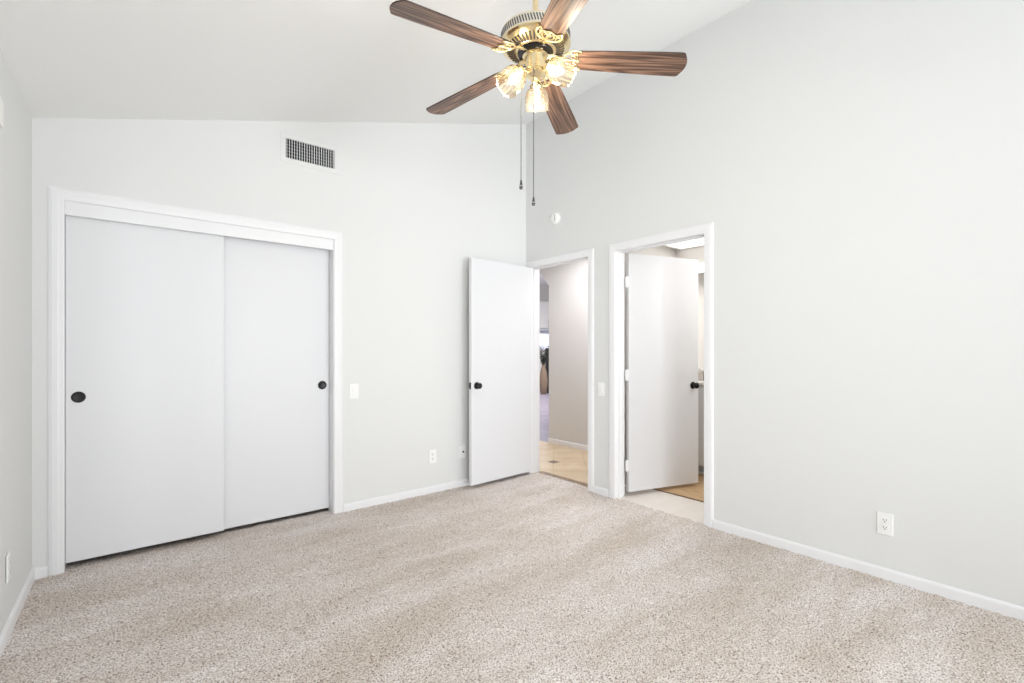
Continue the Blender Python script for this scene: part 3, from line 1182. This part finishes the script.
mb.lathe([(0.0332, 0.10), (0.033, 0.17), (0.024, 0.195), (0.012, 0.205), (0.012, 0.22), (0, 0.22)], 24, mi=0)
mb.build('bottle', [M_WHITE, M_DARK], sb, smooth=True)
mb = MB()
mb.lathe([(0.014, 0.22), (0.014, 0.236), (0.005, 0.238), (0.005, 0.270), (0.011, 0.272), (0.011, 0.284), (0, 0.285)], 18)
mb.tube([(0, 0, 0.278), (-0.03, 0, 0.278), (-0.036, 0, 0.270)], 0.005, 8)
mb.build('pump', M_WHITE, sb, smooth=True)

# ------------------------------------------------------------------ hall and the room beyond
HX = 4.42
mb = MB()
mb.box((3.258, 2.75, -0.03), (HX, 6.2, -0.004))
struct(mb.build('floor_hall', M_TRAV))
mb = MB()
mb.box((3.254, 2.772, -0.03), (3.325, 3.528, -0.0025))
struct(mb.build('trim_10', M_MOSAIC))
mb = MB()
for (ix, iy) in ((3.693, 3.74),):
    mb.box((ix - 0.05, iy - 0.05, -0.02), (ix + 0.05, iy + 0.05, -0.003))
struct(mb.build('trim_11', M_INSET))
# hall wall with the chamfered opening to the far room
mb = MB()
fnx = lambda u, w, d: (d, u, w)
YO = 4.564
mb.prism([(2.75, 0), (YO, 0), (YO, 2.067), (4.736, 2.274), (4.736, 3.3), (2.75, 3.3)], fnx, HX, HX + 0.12)
mb.prism([(4.736, 2.274), (6.0, 2.274), (6.0, 3.3), (4.736, 3.3)], fnx, HX, HX + 0.12)
mb.prism([(6.0, 0), (10.3, 0), (10.3, 3.3), (6.0, 3.3)], fnx, HX, HX + 0.12)
struct(mb.build('wall_hall', M_HALL))
baseboard('baseboard_hall', (HX, 2.75), (HX, YO), (-1, 0))
mb = MB()
mb.box((X2 - 0.02, 6.2, 0), (HX, 6.3, 2.6))
mb.box((XR, YB + WT, 0), (X2, 6.3, 2.6))
struct(mb.build('wall_hall.001', M_HALL))
mb = MB()
mb.box((X2, 2.66, 2.44), (HX, 6.3, 2.54))
struct(mb.build('ceiling_hall', M_CEIL))
mb = MB()
mb.box((HX, 4.40, -0.03), (11.4, 11.3, -0.003))
struct(mb.build('floor_living', M_LAV))
mb = MB()
mb.box((HX + 0.12, 4.30, 0), (11.4, 4.40, 3.3))
mb.box((11.3, 4.40, 0), (11.4, 11.3, 3.3))
mb.box((HX, 11.2, 0), (11.3, 11.3, 3.3))
struct(mb.build('wall_living', plain('living_paint', (0.82, 0.82, 0.79), 0.7)))
mb = MB()
mb.box((HX, 4.30, 3.3), (11.4, 11.3, 3.4))
struct(mb.build('ceiling_living', M_CEIL))

# window, wall cabinet, vase with plant and black cabinet far in the living room
mb = MB()
mb.box((9.2, 11.14, 1.20), (11.0, 11.20, 1.27))
mb.box((9.2, 11.14, 1.74), (11.0, 11.20, 1.80))
mb.box((9.2, 11.14, 1.27), (9.26, 11.20, 1.74))
mb.box((10.94, 11.14, 1.27), (11.0, 11.20, 1.74))
w3 = struct(mb.build('window_3', M_TRIM))
mb = MB()
mb.box((9.26, 11.16, 1.27), (10.94, 11.185, 1.74))
mb.build('pane', M_LITWIN, w3)
wc = thing('wall_cabinet', 'white wall cabinet with dark handles far off through the entry doorway', 'cabinet', (10.1, 11.2, 1.84))
mb = MB()
mb.box((-0.9, -0.33, 0.0), (0.9, 0.0, 0.9))
mb.build('body', M_WHITE, wc)
for k in range(4):
    x0 = -0.9 + 0.45 * k
    mb = MB()
    mb.box((x0 + 0.004, -0.352, 0.07), (x0 + 0.446, -0.33, 0.895))
    dd = mb.build('cabinet_door', M_WHITE, wc, bevel=0.003)
    mb = MB()
    hx = x0 + (0.40 if k % 2 == 0 else 0.05)
    mb.tube([(hx, -0.352, 0.12), (hx, -0.378, 0.13), (hx, -0.378, 0.27), (hx, -0.352, 0.28)], 0.012, 8)
    mb.build('handle', M_BLACK, dd, smooth=True)
mb = MB()
mb.box((-0.91, -0.36, -0.03), (0.91, 0.0, 0.0))
mb.box((-0.91, -0.36, 0.035), (0.91, -0.33, 0.055))
mb.build('light_rail', M_TOE, wc)

vs_ = thing('floor_vase', 'tan floor vase far off through the entry doorway', 'vase', (9.15, 9.66, -0.003))
mb = MB()
mb.lathe([(0, 0), (0.060, 0), (0.085, 0.03), (0.115, 0.25), (0.118, 0.40), (0.095, 0.60), (0.055, 0.74), (0.042, 0.79), (0.052, 0.82), (0.040, 0.80), (0, 0.70)], 32)
mb.build('body', M_VASE, vs_, smooth=True)
pl = thing('leafy_branches', 'dark leafy branches standing in the tan floor vase', 'plant', (9.15, 9.66, 0.74))
mb = MB()
lf = MB()
for k in range(16):
    a = random.uniform(0, 2 * PI)
    sp = random.uniform(0.05, 0.24)
    ht = random.uniform(0.28, 0.62)
    pts = catmull([(0.01 * math.cos(a), 0.01 * math.sin(a), -0.05), (sp * 0.35 * math.cos(a), sp * 0.35 * math.sin(a), ht * 0.5), (sp * math.cos(a), sp * math.sin(a), ht)], 6)
    mb.tube(pts, 0.004, 6)
    for q in pts[4:]:
        for s in range(3):
            b_ = random.uniform(0, 2 * PI)
            R = Matrix.Translation(q) @ Matrix.Rotation(b_, 4, 'Z') @ Matrix.Rotation(random.uniform(-0.7, 0.6), 4, 'Y')
            L0 = random.uniform(0.05, 0.09)
            vsn = [R @ Vector(p) for p in ((0, 0, 0), (L0 * 0.4, 0.016, 0.006), (L0, 0, 0), (L0 * 0.4, -0.016, 0.006))]
            lf.bm.faces.new([lf.bm.verts.new(p) for p in vsn])
mb.build('stems', M_LEAF, pl)
lf.build('foliage', M_LEAF, pl)
bc = thing('upright_cabinet', 'tall narrow black upright cabinet behind the tan vase through the doorway', 'cabinet', (9.585, 9.80, -0.003))
mb = MB()
mb.box((-0.10, -0.14, 0.04), (0.14, 0.14, 1.28))
mb.build('body', M_DARK, bc, bevel=0.008)
mb = MB()
mb.box((-0.12, -0.16, 0.0), (0.16, 0.16, 0.04))
mb.build('base', M_DARK, bc, bevel=0.004)
